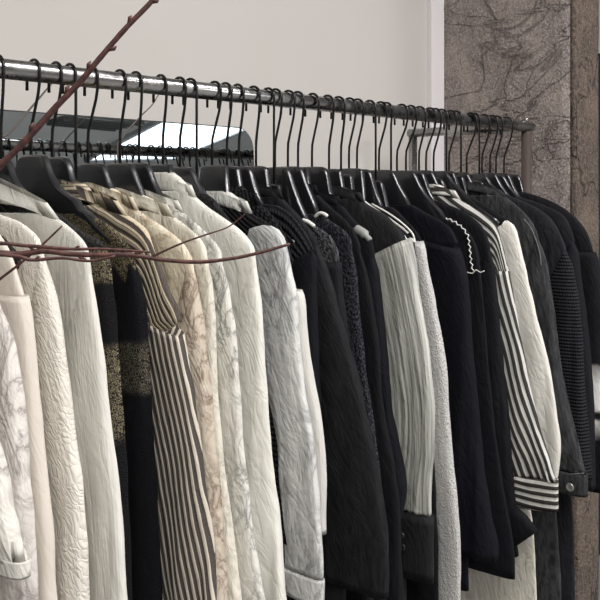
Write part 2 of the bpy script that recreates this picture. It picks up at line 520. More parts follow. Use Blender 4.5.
# ------------------------------------------------------------------ hangers
NECK = 0.118                 # rail centre to neck plate top
def interp(pts, x):
    if x <= pts[0][0]: return pts[0][1]
    for (x0, y0), (x1, y1) in zip(pts, pts[1:]):
        if x <= x1: return y0 + (y1 - y0) * (x - x0) / max(1e-9, x1 - x0)
    return pts[-1][1]
PROFILE = [(0, 0), (0.024, -0.0005), (0.031, -0.003), (0.038, -0.012), (0.046, -0.027), (0.058, -0.044), (0.075, -0.060), (0.10, -0.079), (0.13, -0.099), (0.16, -0.118), (0.22, -0.15)]
def hanger_body(curve, collar):
    """shaped shoulder board in the (a, z) plane that carries the given shoulder line (a, z)"""
    a0, z0 = curve[0]
    tip = max(a for a, z in curve if z > -0.135)
    w = max(0.10, min(0.19, tip * 0.86 - 0.008))
    def top(a):
        d = interp(PROFILE, a)
        if not collar and a0 > 0.05:
            d += (z0 + 0.002 - interp(PROFILE, a0)) * sstep(0.032, a0, a)
        if a > a0 * 0.92:
            d = min(d, interp(curve, max(a, a0)) - 0.007 * sstep(a0, a0 + 0.03, a) - (0.01 * sstep(a0 * 0.92, a0 + 0.02, a) if collar else 0))
        return d
    xs = [0, 0.012, 0.022, 0.027, 0.031, 0.035, 0.04, 0.046, 0.053, 0.062, 0.072, 0.083]
    x = 0.095
    while x < w - 0.008: xs.append(x); x += 0.012
    xs.append(w)
    tp = []
    for x in xs:
        z = top(x)
        if tp: z = min(z, tp[-1][1])
        tp.append((x, z))
    bp = [(w - 0.004, tp[-1][1] - 0.013)]
    for x in reversed(xs[:-1]):
        dep = 0.030 + 0.058 * (1 - sstep(0.0, 0.11, x))
        if x < w - 0.006: bp.append((x, min(top(x), 0) - dep))
    right = tp + bp
    left = [(-x, z) for x, z in right[::-1]]
    out = []
    for q in right + left:
        if not out or (abs(q[0] - out[-1][0]) + abs(q[1] - out[-1][1])) > 1e-4: out.append(q)
    if abs(out[0][0] - out[-1][0]) + abs(out[0][1] - out[-1][1]) < 1e-4: out.pop()
    bm = bmesh.new()
    def tk(x): return 0.0058 + 0.0016 * sstep(0.05, w, abs(x))
    f = [bm.verts.new((x, -tk(x), z)) for x, z in out]
    g = [bm.verts.new((x, tk(x), z)) for x, z in out]
    bm.faces.new(f); bm.faces.new(g[::-1])
    for i in range(len(out)):
        j = (i + 1) % len(out)
        bm.faces.new((f[i], g[i], g[j], f[j]))
    bmesh.ops.recalc_face_normals(bm, faces=bm.faces[:])
    es = [e for e in bm.edges if len(e.link_faces) == 2 and any(len(fc.verts) > 8 for fc in e.link_faces)]
    bmesh.ops.bevel(bm, geom=es, offset=0.0036, segments=3, affect='EDGES', profile=0.5)
    bmesh.ops.triangulate(bm, faces=[f for f in bm.faces if len(f.verts) > 8])
    return bm

def hook_mesh(am, drop=0.0):
    R = 0.0165
    pts = [(-R, 0, -0.024), (-R, 0, -0.012)]
    for i in range(0, 13):
        a = PI - PI * i / 12
        pts.append((R * math.cos(a), 0, R * math.sin(a)))
    if am > 0.010:
        pts += [(am, 0, -0.03), (am, 0, -0.07), (am, 0, -NECK - 0.012 + drop)]
    else:
        pts += [(R * 0.98, 0, -0.014), (R * 0.80 + am * 0.2, 0, -0.032), (am + (R - am) * 0.30, 0, -0.060), (am + (R - am) * 0.04, 0, -0.076), (am, 0, -0.090), (am, 0, -NECK - 0.012 + drop)]
    bm = bmesh.new()
    pp = [Vector(p) for p in pts]
    add_tube(bm, pp, 0.0022, 8)
    for v in bm.verts: v.co.z += NECK
    return bm

HOOKS = [(4, 1), (40, 31), (62, 52), (76, 76), (98, 88), (126, 120), (142, 139), (167, 163), (186, 180), (197, 199), (222, 213), (231, 226), (244, 239), (260, 256),
         (274.5, 274), (282, 275), (295, 288), (304, 298), (319, 312), (334, 329), (345, 341), (356, 349), (364, 357), (376, 378), (387, 379), (392.5, 391), (408, 397), (417, 406),
         (426, 419), (436, 426), (442, 434), (447.5, 446), (457, 449), (462, 461), (477, 467), (480, 479), (490, 482), (498, 490), (503, 496), (513, 504)]
SS = {}
for i, (f, st) in enumerate(HOOKS): SS[i + 1] = rail_s(f)
for i, v in enumerate((0.425, 0.462, 0.500, 0.530, 0.562)): SS[i - 4] = v      # hangers left of the frame
USED = [-4, -3, -2, -1, 0, 1, 2, 3, 5, 6, 7, 8, 9, 11, 12, 13, 14, 16, 17, 18, 19, 20, 22, 23, 25, 27, 28, 29, 31, 32, 34, 36, 38, 40]
KEYS = sorted(SS)
for _ in range(200):
    for p, q in zip(KEYS, KEYS[1:]):
        need = 0.0235 if (p in USED and q in USED) else 0.0155
        lack = need - (SS[q] - SS[p])
        if lack > 0:
            SS[p] -= lack * 0.5; SS[q] += lack * 0.5
STEM = {}
for i, (f, st) in enumerate(HOOKS):
    s = rail_s(f)
    d = ray(st, 0); Y = s * d.y / d.x
    STEM[i + 1] = max(-0.012, min(0.0165, RAIL_Y - Y))

HG = 'black hangers along the steel rail'
def hanger(i, label):
    s = SS[i]; am = STEM.get(i, 0.0)
    yaw = random.uniform(-0.02, 0.02)
    dz = {2: 0.006, 3: 0.004, 5: -0.003, 9: -0.005, 4: -0.034, 10: -0.034, 15: -0.030, 24: -0.020, 26: -0.020, 21: -0.01, 30: -0.012, 33: -0.006, 35: -0.016}.get(i, random.uniform(-0.002, 0.003))
    o = thing('clothes_hanger', label, 'hanger', (s, RAIL_Y, RAIL_Z - NECK), -PI / 2 + yaw, HG)
    link_mesh('hook', hook_mesh(am, min(dz, 0)), M_WIRE, o)
    j = i
    while j not in CURVES: j -= 1
    cv, col = CURVES[j]
    if j != i: cv = [(a * 0.93, z - 0.012) for a, z in cv]
    sb = link_mesh('shoulder_board', hanger_body(cv, col), M_HANG, o)
    sb.location.z = dz
    return o

# ------------------------------------------------------------------ garments
def to_plane(px, py, s):
    """pixel -> (a, z): a towards the viewer from the rail, in the garment's own plane x = s"""
    d = ray(px, py)
    t = s / d.x
    return RAIL_Y - d.y * t, CAM_H + d.z * t

def edge_curve(E, s):
    pts = [to_plane(x, y, s) for x, y in E]
    out = [pts[0]]
    for a, z in pts[1:]:
        out.append((a, min(z, out[-1][1] - 0.0012)))
    v = catmull([Vector((a, z, 0)) for a, z in out], 6)
    res = [(v[0].x, v[0].y)]
    for q in v[1:]:
        if q.y < res[-1][1] - 1e-4: res.append((q.x, q.y))
    return res

def sample(curve, z):
    if z >= curve[0][1]: return curve[0][0]
    for (a0, z0), (a1, z1) in zip(curve, curve[1:]):
        if z >= z1:
            t = (z0 - z) / (z0 - z1)
            return a0 + (a1 - a0) * t
    return curve[-1][0]

SLEEVE_T = 0.0185
CURVES = {}
GCOUNT = [0]
def garment(i, name, label, cat, E, mat, seam=None, w=(0.10, 0.10), cap=0.12, end=None, hem=-0.80, collar=0.0, cmat=None,
            smat=None, cuff=None, cuffmat=None, T=0.0155, body_front=None, folds=0.006, shoulder_mat=None, end_tilt=0.0,
            sl_T=None, sl_folds=None, sleeve_E=None, back_sleeve=True, seam_tilt=0.0, group=None, bodyw=0.205, seed=None, inner=None):
    s = SS[i]
    GCOUNT[0] += 1
    sd = seed if seed is not None else GCOUNT[0] * 1.37
    z0w = RAIL_Z - NECK
    root = thing(name, label, cat, (s, RAIL_Y, z0w), -PI / 2, group)
    cv = [(a, z - z0w) for a, z in edge_curve(E, s)]
    hemz = hem + CAM_H - z0w
    Z = lambda py, px: to_plane(px, py, s)[1] - z0w
    # image row -> local height along the traced edge
    def zrow(y):
        best = None
        for (x0, y0), (x1, y1) in zip(E, E[1:]):
            if min(y0, y1) <= y <= max(y0, y1) and y1 != y0:
                x = x0 + (x1 - x0) * (y - y0) / (y1 - y0); best = x
        if best is None: best = E[-1][0] if y > E[-1][1] else E[0][0]
        return Z(y, best)
    ztop = cv[0][1]
    CURVES[i] = (cv, collar)
    gap = min([abs(SS[j] - s) for j in USED if j != i])
    T = max(0.0095, min(T, 0.44 * gap)); folds = min(folds, 0.12 * gap)
    zs = zrow(seam) if seam is not None else None
    ze = zrow(end) if end is not None else cv[-1][1]
    SC = [(edge_curve(sleeve_E, s)[k][0], edge_curve(sleeve_E, s)[k][1] - z0w) for k in range(len(edge_curve(sleeve_E, s)))] if sleeve_E else cv
    if sleeve_E: ze = SC[-1][1] if end is None else ze
    zbodytop = ztop - collar * 0.75
    zlim = zs if zs is not None else -99
    a_tip = sample(cv, zlim) if zs is not None else max(a for a, z in cv)
    bf = [(a, z - z0w) for a, z in edge_curve(body_front, s)] if body_front else None
    def bodyA(z):
        e = sample(cv, z)
        if zs is None: base = e
        elif z >= zs: base = e
        else:
            tgt = min(e - 0.55 * w[0], max(bodyw, a_tip - 0.035))
            base = e + (tgt - e) * sstep(0, max(cap, 0.03) * 1.1, zs - z)
        if bf and z < bf[0][1]:
            base = sample(bf, z)
        return max(0.03, base)
    def bodyB(z):
        e = sample(cv, max(z, zlim if zs is not None else -0.16))
        return min(max(0.03, e), 0.225) if z > -0.20 else 0.222
    rows = []
    n1, n2 = 26, 34
    zsh = min(zbodytop - 0.03, zrow(seam) if seam is not None else -0.18)
    for k in range(n1):
        rows.append(zbodytop + (zsh - zbodytop) * k / n1)
    for k in range(n2 + 1):
        rows.append(zsh + (hemz - zsh) * k / n2)
    # shoulder line for the texture direction
    line = sorted([(a, z) for a, z in cv if z >= (zs if zs is not None else -0.2) - 1e-6])
    def zline(a):
        a = abs(a)
        if a <= line[0][0]: return line[0][1]
        for (a0, z0), (a1, z1) in zip(line, line[1:]):
            if a <= a1: return z0 + (z1 - z0) * (a - a0) / max(1e-6, a1 - a0)
        return line[-1][1]
    R = []
    for z in rows:
        d = ztop - z
        t = 0.0100 + (T - 0.0100) * sstep(0.0, 0.10, d)
        R.append((z, -bodyB(z), bodyA(z), t, 0.0))
    link_mesh('body', loft(R, 64, folds, sd, lambda a, z, sb, b: (a + (b if abs(sb) < 0.5 else 0), z - zline(a)), cap_top='open'), mat, root)
    # collar band
    if collar:
        A0 = sample(cv, ztop - collar * 0.9)
        cr = []
        for k in range(11):
            u = k / 10
            zf = ztop - collar * 1.05 * u          # height at the front edge
            A = sample(cv, zf) * (0.9 + 0.1 * sstep(0, 0.15, u)) + 0.0018 * sstep(0, 0.3, u) - 0.0028 * sstep(0.75, 1, u)
            A = max(A, 0.03)
            ct = 0.0092 + 0.0022 * sstep(0, 0.4, u) - 0.0016 * sstep(0.75, 1, u)
            cr.append((zf, -A, A, min(ct, T + 0.0015), 0.0, -0.22 * sstep(0.1, 1, u), A))
        link_mesh('collar', loft(cr, 48, 0.0, sd + 3, lambda a, z, sb, b: (a, z - ztop), 'open', 'open', wr=0.0009, p=0.95, absmid=0), cmat or mat, root)
    # sleeves
    if zs is not None:
        stp = max(min(sl_T or SLEEVE_T, 0.42 * gap), T + 0.0008)
        sl_folds = min(sl_folds or folds, 0.18 * gap)
        for sgn in ((1, -1) if back_sleeve else (1,)):
            sr = []
            n = 46
            zst = zs if not sleeve_E else SC[0][1]
            zc = ze + (cuff or 0.0)
            for k in range(n + 1):
                u = k / n
                z = zst + (zc - zst) * u
                e = sample(SC, z) + (0.0022 if cap <= 0 else -0.004 + 0.006 * sstep(0, 0.5 * cap, zst - z))
                if sgn < 0:
                    e = min(0.235, 0.218 + 0.02 * u)
                ww = w[0] + (w[1] - w[0]) * u
                grow = sstep(0.0, max(cap, 0.004), zst - z) if cap > 0 else 1.0
                lw = ww * (0.10 + 0.90 * grow)
                tt = (stp * (0.30 + 0.70 * grow ** 0.7)) if cap > 0 else max(stp, T * 0.9)
                if cuff: tt *= 1.0 - 0.28 * sstep(0.86, 1.0, u)
                tl_ = seam_tilt * (1 - sstep(0, 0.25, u)) + end_tilt * sstep(0.8, 1.0, u)
                r = (z, e - lw, e, tt, 0.0, tl_)
                if sgn < 0: r = (z, -e, -e + lw, tt * 0.9, 0.0, 0.0)
                sr.append(r)
            link_mesh('sleeve', loft(sr, 44, sl_folds if sl_folds is not None else folds, sd + 11 * sgn, lambda a, z, sb, b: ((a - sample(SC, z)) * 1.0 + b * 0.8, z - zst), lobes=(34.0, 1.9), gain=1.45), smat or mat, root)
            if cuff:
                cr = []
                z, a0, a1, tt = sr[-1][:4]
                for k in range(8):
                    u = k / 7
                    zz = zc + 0.004 - (cuff + 0.004) * u
                    cr.append((zz, a0 - 0.003 + (0.004 if sgn < 0 else 0), a1 + 0.002, tt * 1.05 + 0.0015, 0.0, end_tilt if sgn > 0 else 0))
                link_mesh('cuff', loft(cr, 40, 0.0, sd + 17, lambda a, z, sb, b: (a + b * 0.8, z), True, True, wr=0.001), cuffmat or smat or mat, root)
    root['_a'] = a_tip
    del root['_a']
    return root

def on_garment(i, px, py, off=0.0):
    """local point on the near face of garment i under a pixel"""
    s = SS[i]
    a, z = to_plane(px, py, s - off)
    return Vector((a, -off, z - (RAIL_Z - NECK)))
F = fabric
WHITE = (206, 203, 196); IVORY = (200, 193, 183); BLACK = (24, 24, 27); NAVY = (16, 18, 27); CHAR = (37, 37, 41)

# --- pale garments at the left
garment(-4, 'shirt', 'white grey-veined shirt whose cuff hangs lowest at the bottom left corner', 'shirt',
        [(-95, 265), (-75, 270), (-45, 300), (-25, 360), (-10, 430), (2, 485), (12, 525), (21, 555), (24, 570), (24, 580)],
        F('print', WHITE, (120, 112, 108), scale=24, amount=0.75), seam=300, w=(0.12, 0.10), end=578, cuff=0.012)
garment(-3, 'shirt', 'white shirt with fine grey embroidered veins at the left edge', 'shirt',
        [(-60, 240), (-40, 248), (-18, 275), (0, 306), (8, 335), (13, 365), (17, 400), (24, 465), (29, 540), (33, 640)],
        F('print', (206, 201, 195), (126, 118, 114), scale=26, amount=0.8), seam=300, w=(0.11, 0.10), end=640, cap=0.10)
garment(-2, 'blouse', 'ivory smooth blouse with a layered short sleeve at the left edge', 'blouse',
        [(-30, 215), (-12, 222), (2, 240), (12, 260), (19, 283), (24, 300), (29, 335), (34, 400), (42, 480), (48, 540), (54, 640)],
        F('plain', IVORY, (196, 187, 175), wrinkle=0.3, crease=0.2), seam=296, w=(0.10, 0.09), end=640, cap=0.0, T=0.0175, sl_T=0.0155)
garment(-1, 'shirt', 'ivory crinkle-textured shirt between the smooth blouse and white gauze shirt', 'shirt',
        [(-8, 212), (8, 218), (21, 223), (35, 236), (43, 253), (50, 283), (58, 330), (64, 380), (69, 430), (76, 475), (80, 530), (85, 640)],
        F('crinkle', (212, 207, 197), emboss=0.45, scale=150), seam=240, w=(0.085, 0.10), end=640, cap=0.16, folds=0.009)
garment(0, 'blouse', 'white gauze blouse with gathered shoulder and stand collar', 'blouse',
        [(15, 198), (25, 204), (45, 212), (62, 222), (79, 237), (88, 252), (92, 280), (96, 320), (101, 370), (105, 410), (110, 460), (117, 530), (126, 640)],
        F('gauze', (214, 212, 205), (196, 193, 185)), seam=250, w=(0.12, 0.13), end=640, cap=0.20, folds=0.008, collar=0.024, sl_T=0.020)
# --- dark knits behind
g = garment(1, 'sweater', 'charcoal vest-shouldered knit with golden marled bands behind the gauze blouse', 'sweater',
        [(34, 199), (45, 207), (62, 217), (82, 232), (98, 240), (103, 247), (106, 270), (109, 300), (113, 345), (117, 400), (121, 480), (126, 640)],
        F('marl', (36, 36, 37), (57, 57, 57)), seam=246, w=(0.06, 0.06), end=640, cap=0.02,
        smat=F('band', (18, 17, 19), (150, 140, 112), bands=((-0.045, 0.0), (-0.215, -0.112)), scale=950))
garment(2, 'sweater', 'black open-knit sweater with a golden marled shoulder and band', 'sweater',
        [(86, 214), (95, 218), (108, 225), (120, 236), (131, 252), (138, 275), (142, 310), (144, 345), (147, 400), (151, 500), (158, 640)],
        F('band', (15, 15, 20), (158, 144, 112), bands=((-0.04, 0.05), (-0.205, -0.155)), scale=850), seam=262, w=(0.085, 0.09), end=640, cap=0.10,
        smat=F('band', (15, 15, 20), (126, 118, 100), bands=((-0.155, -0.098), ), scale=950))
garment(3, 'cardigan', 'beige and brown striped knit cardigan with dropped striped sleeve', 'cardigan',
        [(73, 180), (84, 184), (97, 199), (115, 209), (135, 221), (147, 233), (156, 255), (166, 285), (177, 309), (182, 335), (187, 370), (194, 420), (201, 470), (208, 540), (220, 640)],
        F('stripe', (196, 182, 156), (60, 50, 44), period=0.013, duty=0.56, axis=1, double=True), seam=322, w=(0.125, 0.135), end=640, cap=0.0,
        smat=F('stripe', (200, 190, 176), (48, 41, 38), period=0.0104, duty=0.40, axis=0, skew=0.10), seam_tilt=-0.25, collar=0.045, sl_T=0.021, folds=0.007)
garment(5, 'shirt', 'cream shirt with brown crackle print beside the striped cardigan', 'shirt',
        [(115, 188), (124, 199), (140, 212), (160, 226), (180, 241), (190, 258), (195, 278), (197, 300), (203, 360), (207, 400), (213, 460), (219, 540), (228, 640)],
        F('print', (206, 197, 176), (134, 110, 86), scale=34, amount=0.8), seam=262, w=(0.10, 0.11), end=640, cap=0.16, collar=0.03,
        smat=F('print', (188, 177, 161), (112, 90, 74), scale=30, amount=0.85))
garment(6, 'shirt', 'off-white shirt with faint grey crackle right of the cream shirt', 'shirt',
        [(143, 194), (152, 200), (170, 215), (190, 229), (202, 243), (208, 262), (211, 290), (213, 330), (215, 380), (219, 430), (226, 500), (233, 560), (242, 640)],
        F('print', (208, 203, 190), (150, 144, 130), scale=28, amount=0.6), seam=248, w=(0.10, 0.11), end=640, cap=0.16, collar=0.032)
garment(7, 'shirt', 'grey marble-printed white shirt in front of the white satin shirt', 'shirt',
        [(167, 198), (175, 205), (190, 219), (208, 235), (220, 252), (226, 280), (229, 305), (232, 325), (234, 360), (237, 400), (241, 440), (248, 510), (257, 570), (268, 640)],
        F('print', (208, 206, 198), (108, 108, 106), scale=26, amount=0.85), seam=252, w=(0.12, 0.13), end=640, cap=0.14, collar=0.022, folds=0.011, sl_T=0.019)
garment(8, 'shirt', 'plain white satin shirt with tall collar in the middle of the pale shirts', 'shirt',
        [(173, 172), (182, 181), (196, 198), (215, 213), (238, 229), (252, 246), (257, 268), (259, 300), (262, 350), (265, 400), (268, 440), (272, 490), (278, 540), (290, 640)],
        F('plain', (214, 212, 204), (205, 203, 193), rough=0.5), seam=250, w=(0.125, 0.13), end=640, cap=0.20, collar=0.038, folds=0.010, sl_T=0.020)
garment(9, 'top', 'black fluffy top mostly hidden behind the white satin shirt', 'top',
        [(206, 194), (213, 199), (222, 210), (232, 224), (240, 250), (243, 300), (245, 420), (247, 640)],
        F('marl', (21, 21, 22), (52, 52, 54)), seam=None)
garment(11, 'shirt', 'silvery crinkled white shirt under a black knit vest, its sleeve hanging clear in the centre', 'shirt',
        [(229, 191), (238, 200), (250, 212), (262, 220), (272, 226), (281, 236), (286, 252), (289, 272), (294, 294), (297, 340), (302, 390), (308, 425), (314, 460), (318, 510), (321, 560), (321, 592)],
        F('rib', (19, 19, 22), (47, 47, 50), axis=1, period=0.008), seam=222, w=(0.075, 0.075), end=606, cap=0.016, collar=0.034, folds=0.010, cmat=F('crinkle', (210, 209, 204), emboss=0.5, scale=120),
        smat=F('print', (206, 206, 203), (118, 120, 122), scale=18, amount=0.7, rough=0.45), cuff=0.035, sl_T=0.021, hem=-0.52)
# --- dark garments in the middle
garment(12, 'vest', 'black ribbed knit vest over a thin white sleeve strip', 'vest',
        [(243, 186), (250, 196), (262, 206), (275, 219), (285, 236), (292, 258), (296, 285), (298, 340), (299, 420), (300, 640)],
        F('rib', (19, 19, 22), (47, 47, 50), axis=0, period=0.009), seam=262, w=(0.035, 0.05), cap=0.0, end=526,
        sleeve_E=[(299, 290), (302, 300), (305, 335), (310, 372), (316, 402), (321, 440), (323, 480), (323, 526)], smat=F('gauze', (214, 212, 206), (186, 184, 178)), collar=0.03)
garment(13, 'vest', 'black chunky cable knit sleeveless vest with open armhole', 'vest',
        [(263, 204), (275, 203), (290, 214), (303, 230), (312, 246), (315, 256), (314, 270), (315, 330), (318, 420), (320, 640)],
        F('rib', (18, 18, 22), (54, 55, 60), axis=1, period=0.013), seam=250, w=(0.06, 0.06), cap=0.025, end=640, smat=F('plain', (16, 17, 22), (24, 25, 31)), T=0.019)
garment(14, 'coat', 'black wide-sleeved twill coat hanging right of the silvery shirt', 'coat',
        [(269, 186), (277, 193), (287, 204), (301, 219), (314, 236), (321, 254), (326, 272), (334, 300), (345, 340), (356, 380), (366, 420), (378, 482), (385, 525), (387, 560), (386, 598)],
        F('denim', (22, 22, 24), (49, 49, 52), wrinkle=0.55), seam=240, w=(0.10, 0.165), cap=0.10, end=598, sl_T=0.020, collar=0.024, hem=-0.66)
garment(16, 'sweater', 'grey marled short-sleeve sweater with white neck tape', 'sweater',
        [(311, 223), (320, 229), (331, 237), (337, 249), (339, 262), (340, 290), (345, 330), (350, 380), (356, 420), (364, 480), (370, 560), (374, 640)],
        F('marl', (27, 27, 30), (104, 104, 106)), seam=262, w=(0.09, 0.09), cap=0.0, end=640, smat=F('plain', (24, 24, 27), (32, 32, 35)), sl_T=0.015)
garment(17, 'sweater', 'black sparkling knit sweater right of the grey marled one', 'sweater',
        [(321, 214), (330, 221), (342, 229), (350, 239), (354, 258), (357, 300), (361, 340), (366, 380), (371, 410), (377, 460), (382, 520), (386, 640)],
        F('marl', (16, 16, 21), (74, 74, 82), scale=240, amount=0.6), seam=244, w=(0.08, 0.08), cap=0.1, end=640)
garment(18, 'blouse', 'black blouse with narrow shoulder standing behind the sparkling knit', 'blouse',
        [(311, 184), (318, 195), (330, 207), (342, 217), (352, 228), (360, 246), (366, 275), (372, 310), (378, 350), (382, 400), (390, 450), (398, 500), (400, 560), (402, 640)],
        F('plain', (19, 19, 22), (27, 27, 31)), seam=245, w=(0.09, 0.09), cap=0.1, end=640, collar=0.02)
garment(19, 'jacket', 'navy-black jacket with a silver satin shoulder patch', 'jacket',
        [(331, 192), (340, 203), (350, 215), (360, 226), (370, 236), (374, 250), (378, 285), (382, 320), (387, 370), (392, 412), (399, 450), (404, 486), (399, 520)],
        F('plain', (18, 19, 24), (29, 30, 36)), seam=252, w=(0.085, 0.10), cap=0.08, end=522, collar=0.025, end_tilt=0.0, hem=-0.62)
garment(20, 'coat', 'black coat with rounded cap shoulder and pleated grey satin sleeve in black cuff', 'coat',
        [(344, 186), (352, 192), (368, 205), (385, 215), (398, 228), (405, 240), (411, 262), (418, 300), (426, 340), (432, 378), (435, 410), (434, 455), (431, 490), (432, 583)],
        F('denim', (31, 31, 32), (54, 54, 55)), seam=252, w=(0.10, 0.14), cap=0.0, end=583, smat=F('satin', (118, 119, 114), (206, 207, 198), rough=0.5),
        cuff=0.108, cuffmat=F('denim', (31, 31, 32), (50, 50, 52)), sl_T=0.021, seam_tilt=0.45, collar=0.03, hem=-0.84, T=0.019, sl_folds=0.011)
garment(22, 'vest', 'black sleeveless vest edged with white cord at the shoulder', 'vest',
        [(366, 203), (375, 209), (390, 221), (406, 234), (414, 242), (417, 270), (422, 330), (428, 400), (436, 500), (440, 640)],
        F('plain', (19, 19, 22), (29, 29, 31)), seam=None)
garment(23, 'sweater', 'black-shouldered sweater with a narrow light grey knit sleeve', 'sweater',
        [(383, 206), (392, 207), (405, 219), (417, 232), (422, 243), (427, 270), (433, 300), (440, 340), (445, 370), (447, 405), (450, 450), (456, 510), (459, 560), (457, 640)],
        F('plain', (21, 21, 23), (31, 31, 33)), seam=241, w=(0.045, 0.045), cap=0.0, end=640, smat=F('marl', (196, 194, 191), (166, 164, 162), scale=420, amount=0.5), sl_T=0.014)
garment(25, 'sweater', 'navy-black plain sweater with smooth rounded shoulder and a straight hem', 'sweater',
        [(412, 205), (424, 212), (447, 225), (457, 241), (464, 265), (467, 290), (470, 330), (474, 380), (477, 420), (481, 465), (488, 510), (494, 545), (495, 560)],
        F('plain', (15, 16, 23), (18, 19, 26)), seam=243, w=(0.10, 0.10), cap=0.0, end=561, seam_tilt=-0.2, hem=-0.72, sl_T=0.019)
garment(27, 'top', 'black top with white frilled edging curving down from the shoulder', 'top',
        [(448, 218), (457, 223), (468, 232), (476, 246), (480, 268), (484, 310), (488, 360), (494, 420), (502, 480), (511, 530), (514, 556)],
        F('plain', (18, 18, 23), (26, 27, 31)), seam=None, hem=-0.705)
garment(28, 'blouse', 'black blouse with turned-out cuff hanging above the cream printed shirt', 'blouse',
        [(434, 200), (447, 204), (466, 213), (481, 226), (489, 243), (493, 268), (497, 310), (502, 370), (508, 430), (511, 480), (514, 505), (516, 520)],
        F('plain', (19, 19, 23), (27, 27, 31)), seam=245, w=(0.07, 0.06), cap=0.1, end=522, hem=-0.66, sl_T=0.0165)
garment(29, 'shirt', 'black and white striped shirt with gathered striped cuff', 'shirt',
        [(439, 184), (449, 191), (465, 203), (485, 215), (497, 228), (503, 248), (508, 272), (514, 310), (522, 350), (528, 385), (534, 415), (543, 445), (552, 472), (556, 488), (556, 514)],
        F('stripe', (19, 19, 21), (214, 212, 206), period=0.0155, duty=0.55, axis=1), seam=271, w=(0.075, 0.125), cap=0.0, end=515,
        smat=F('stripe', (19, 19, 21), (206, 205, 200), period=0.0155, duty=0.52, axis=0, skew=0.10), cuff=0.055,
        cuffmat=F('stripe', (19, 19, 21), (206, 205, 200), period=0.0135, duty=0.5, axis=1), collar=0.032, sl_T=0.020, hem=-0.50, end_tilt=0.12)
garment(31, 'shirt', 'white-sleeved shirt with black yoke right of the black and white striped shirt', 'shirt',
        [(463, 192), (470, 196), (485, 205), (500, 215), (510, 221), (515, 230), (520, 250), (528, 285), (538, 325), (548, 365), (556, 410), (560, 440), (558, 470), (553, 490)],
        F('plain', (22, 22, 24), (31, 31, 33)), seam=219, w=(0.085, 0.085), cap=0.035, end=492, smat=F('plain', (216, 213, 205), (206, 203, 194)), sl_T=0.018, hem=-0.50)
garment(32, 'shirt', 'cream printed long shirt showing below the black blouse cuff', 'shirt',
        [(466, 205), (475, 212), (484, 225), (492, 250), (500, 300), (510, 400), (522, 470), (532, 520), (535, 560), (537, 640)],
        F('print', (216, 211, 198), (170, 164, 150), scale=20, amount=0.5), seam=None, bodyw=0.2, hem=-1.0)
garment(34, 'jacket', 'black denim jacket with stitched shoulder seam and buttoned cuff', 'jacket',
        [(486, 186), (496, 190), (505, 197), (517, 206), (530, 219), (539, 238), (545, 262), (551, 300), (558, 350), (565, 395), (575, 440), (585, 474), (588, 497)],
        F('denim', (31, 31, 33), (96, 96, 98)), seam=236, w=(0.075, 0.085), cap=0.12, end=497, cuff=0.040, collar=0.026, sl_T=0.019, hem=-0.98,
        body_front=[(548, 440), (552, 480), (556, 515), (559, 560), (562, 640)])
garment(36, 'jacket', 'charcoal rib-knit jacket right of the black denim jacket', 'jacket',
        [(505, 194), (515, 198), (535, 207), (550, 218), (560, 234), (567, 252), (572, 270), (577, 300), (581, 340), (584, 390), (587, 440), (589, 480)],
        F('denim', (28, 28, 32), (54, 54, 58)), seam=248, w=(0.06, 0.06), cap=0.08, end=480, hem=-0.92, smat=F('rib', (28, 28, 32), (48, 48, 52), axis=1, period=0.007),
        body_front=[(560, 420), (568, 470), (573, 515), (575, 560), (577, 640)])
garment(38, 'jacket', 'black jacket with grey-seamed shoulder second from the right end', 'jacket',
        [(520, 197), (533, 201), (548, 207), (562, 214), (570, 226), (576, 248), (580, 280), (584, 310), (587, 350), (590, 400), (592, 450), (594, 490)],
        F('denim', (24, 24, 27), (45, 45, 49)), seam=240, w=(0.06, 0.06), cap=0.06, end=490, hem=-0.60, smat=F('plain', (22, 22, 27), (31, 31, 34)))
garment(40, 'sweater', 'black sweater at the right end with black and white banded lower sleeve', 'sweater',
        [(524, 192), (538, 196), (555, 203), (572, 214), (585, 230), (593, 248), (598, 270), (603, 310), (607, 360), (611, 420), (613, 496)],
        F('plain', (23, 23, 27), (32, 32, 36)), seam=252, w=(0.075, 0.08), cap=0.0, end=494, hem=-0.56,
        smat=F('band', (22, 22, 25), (224, 222, 216), bands=((-0.524, -0.47), (-0.425, -0.368), (-0.348, -0.249)), scale=8))

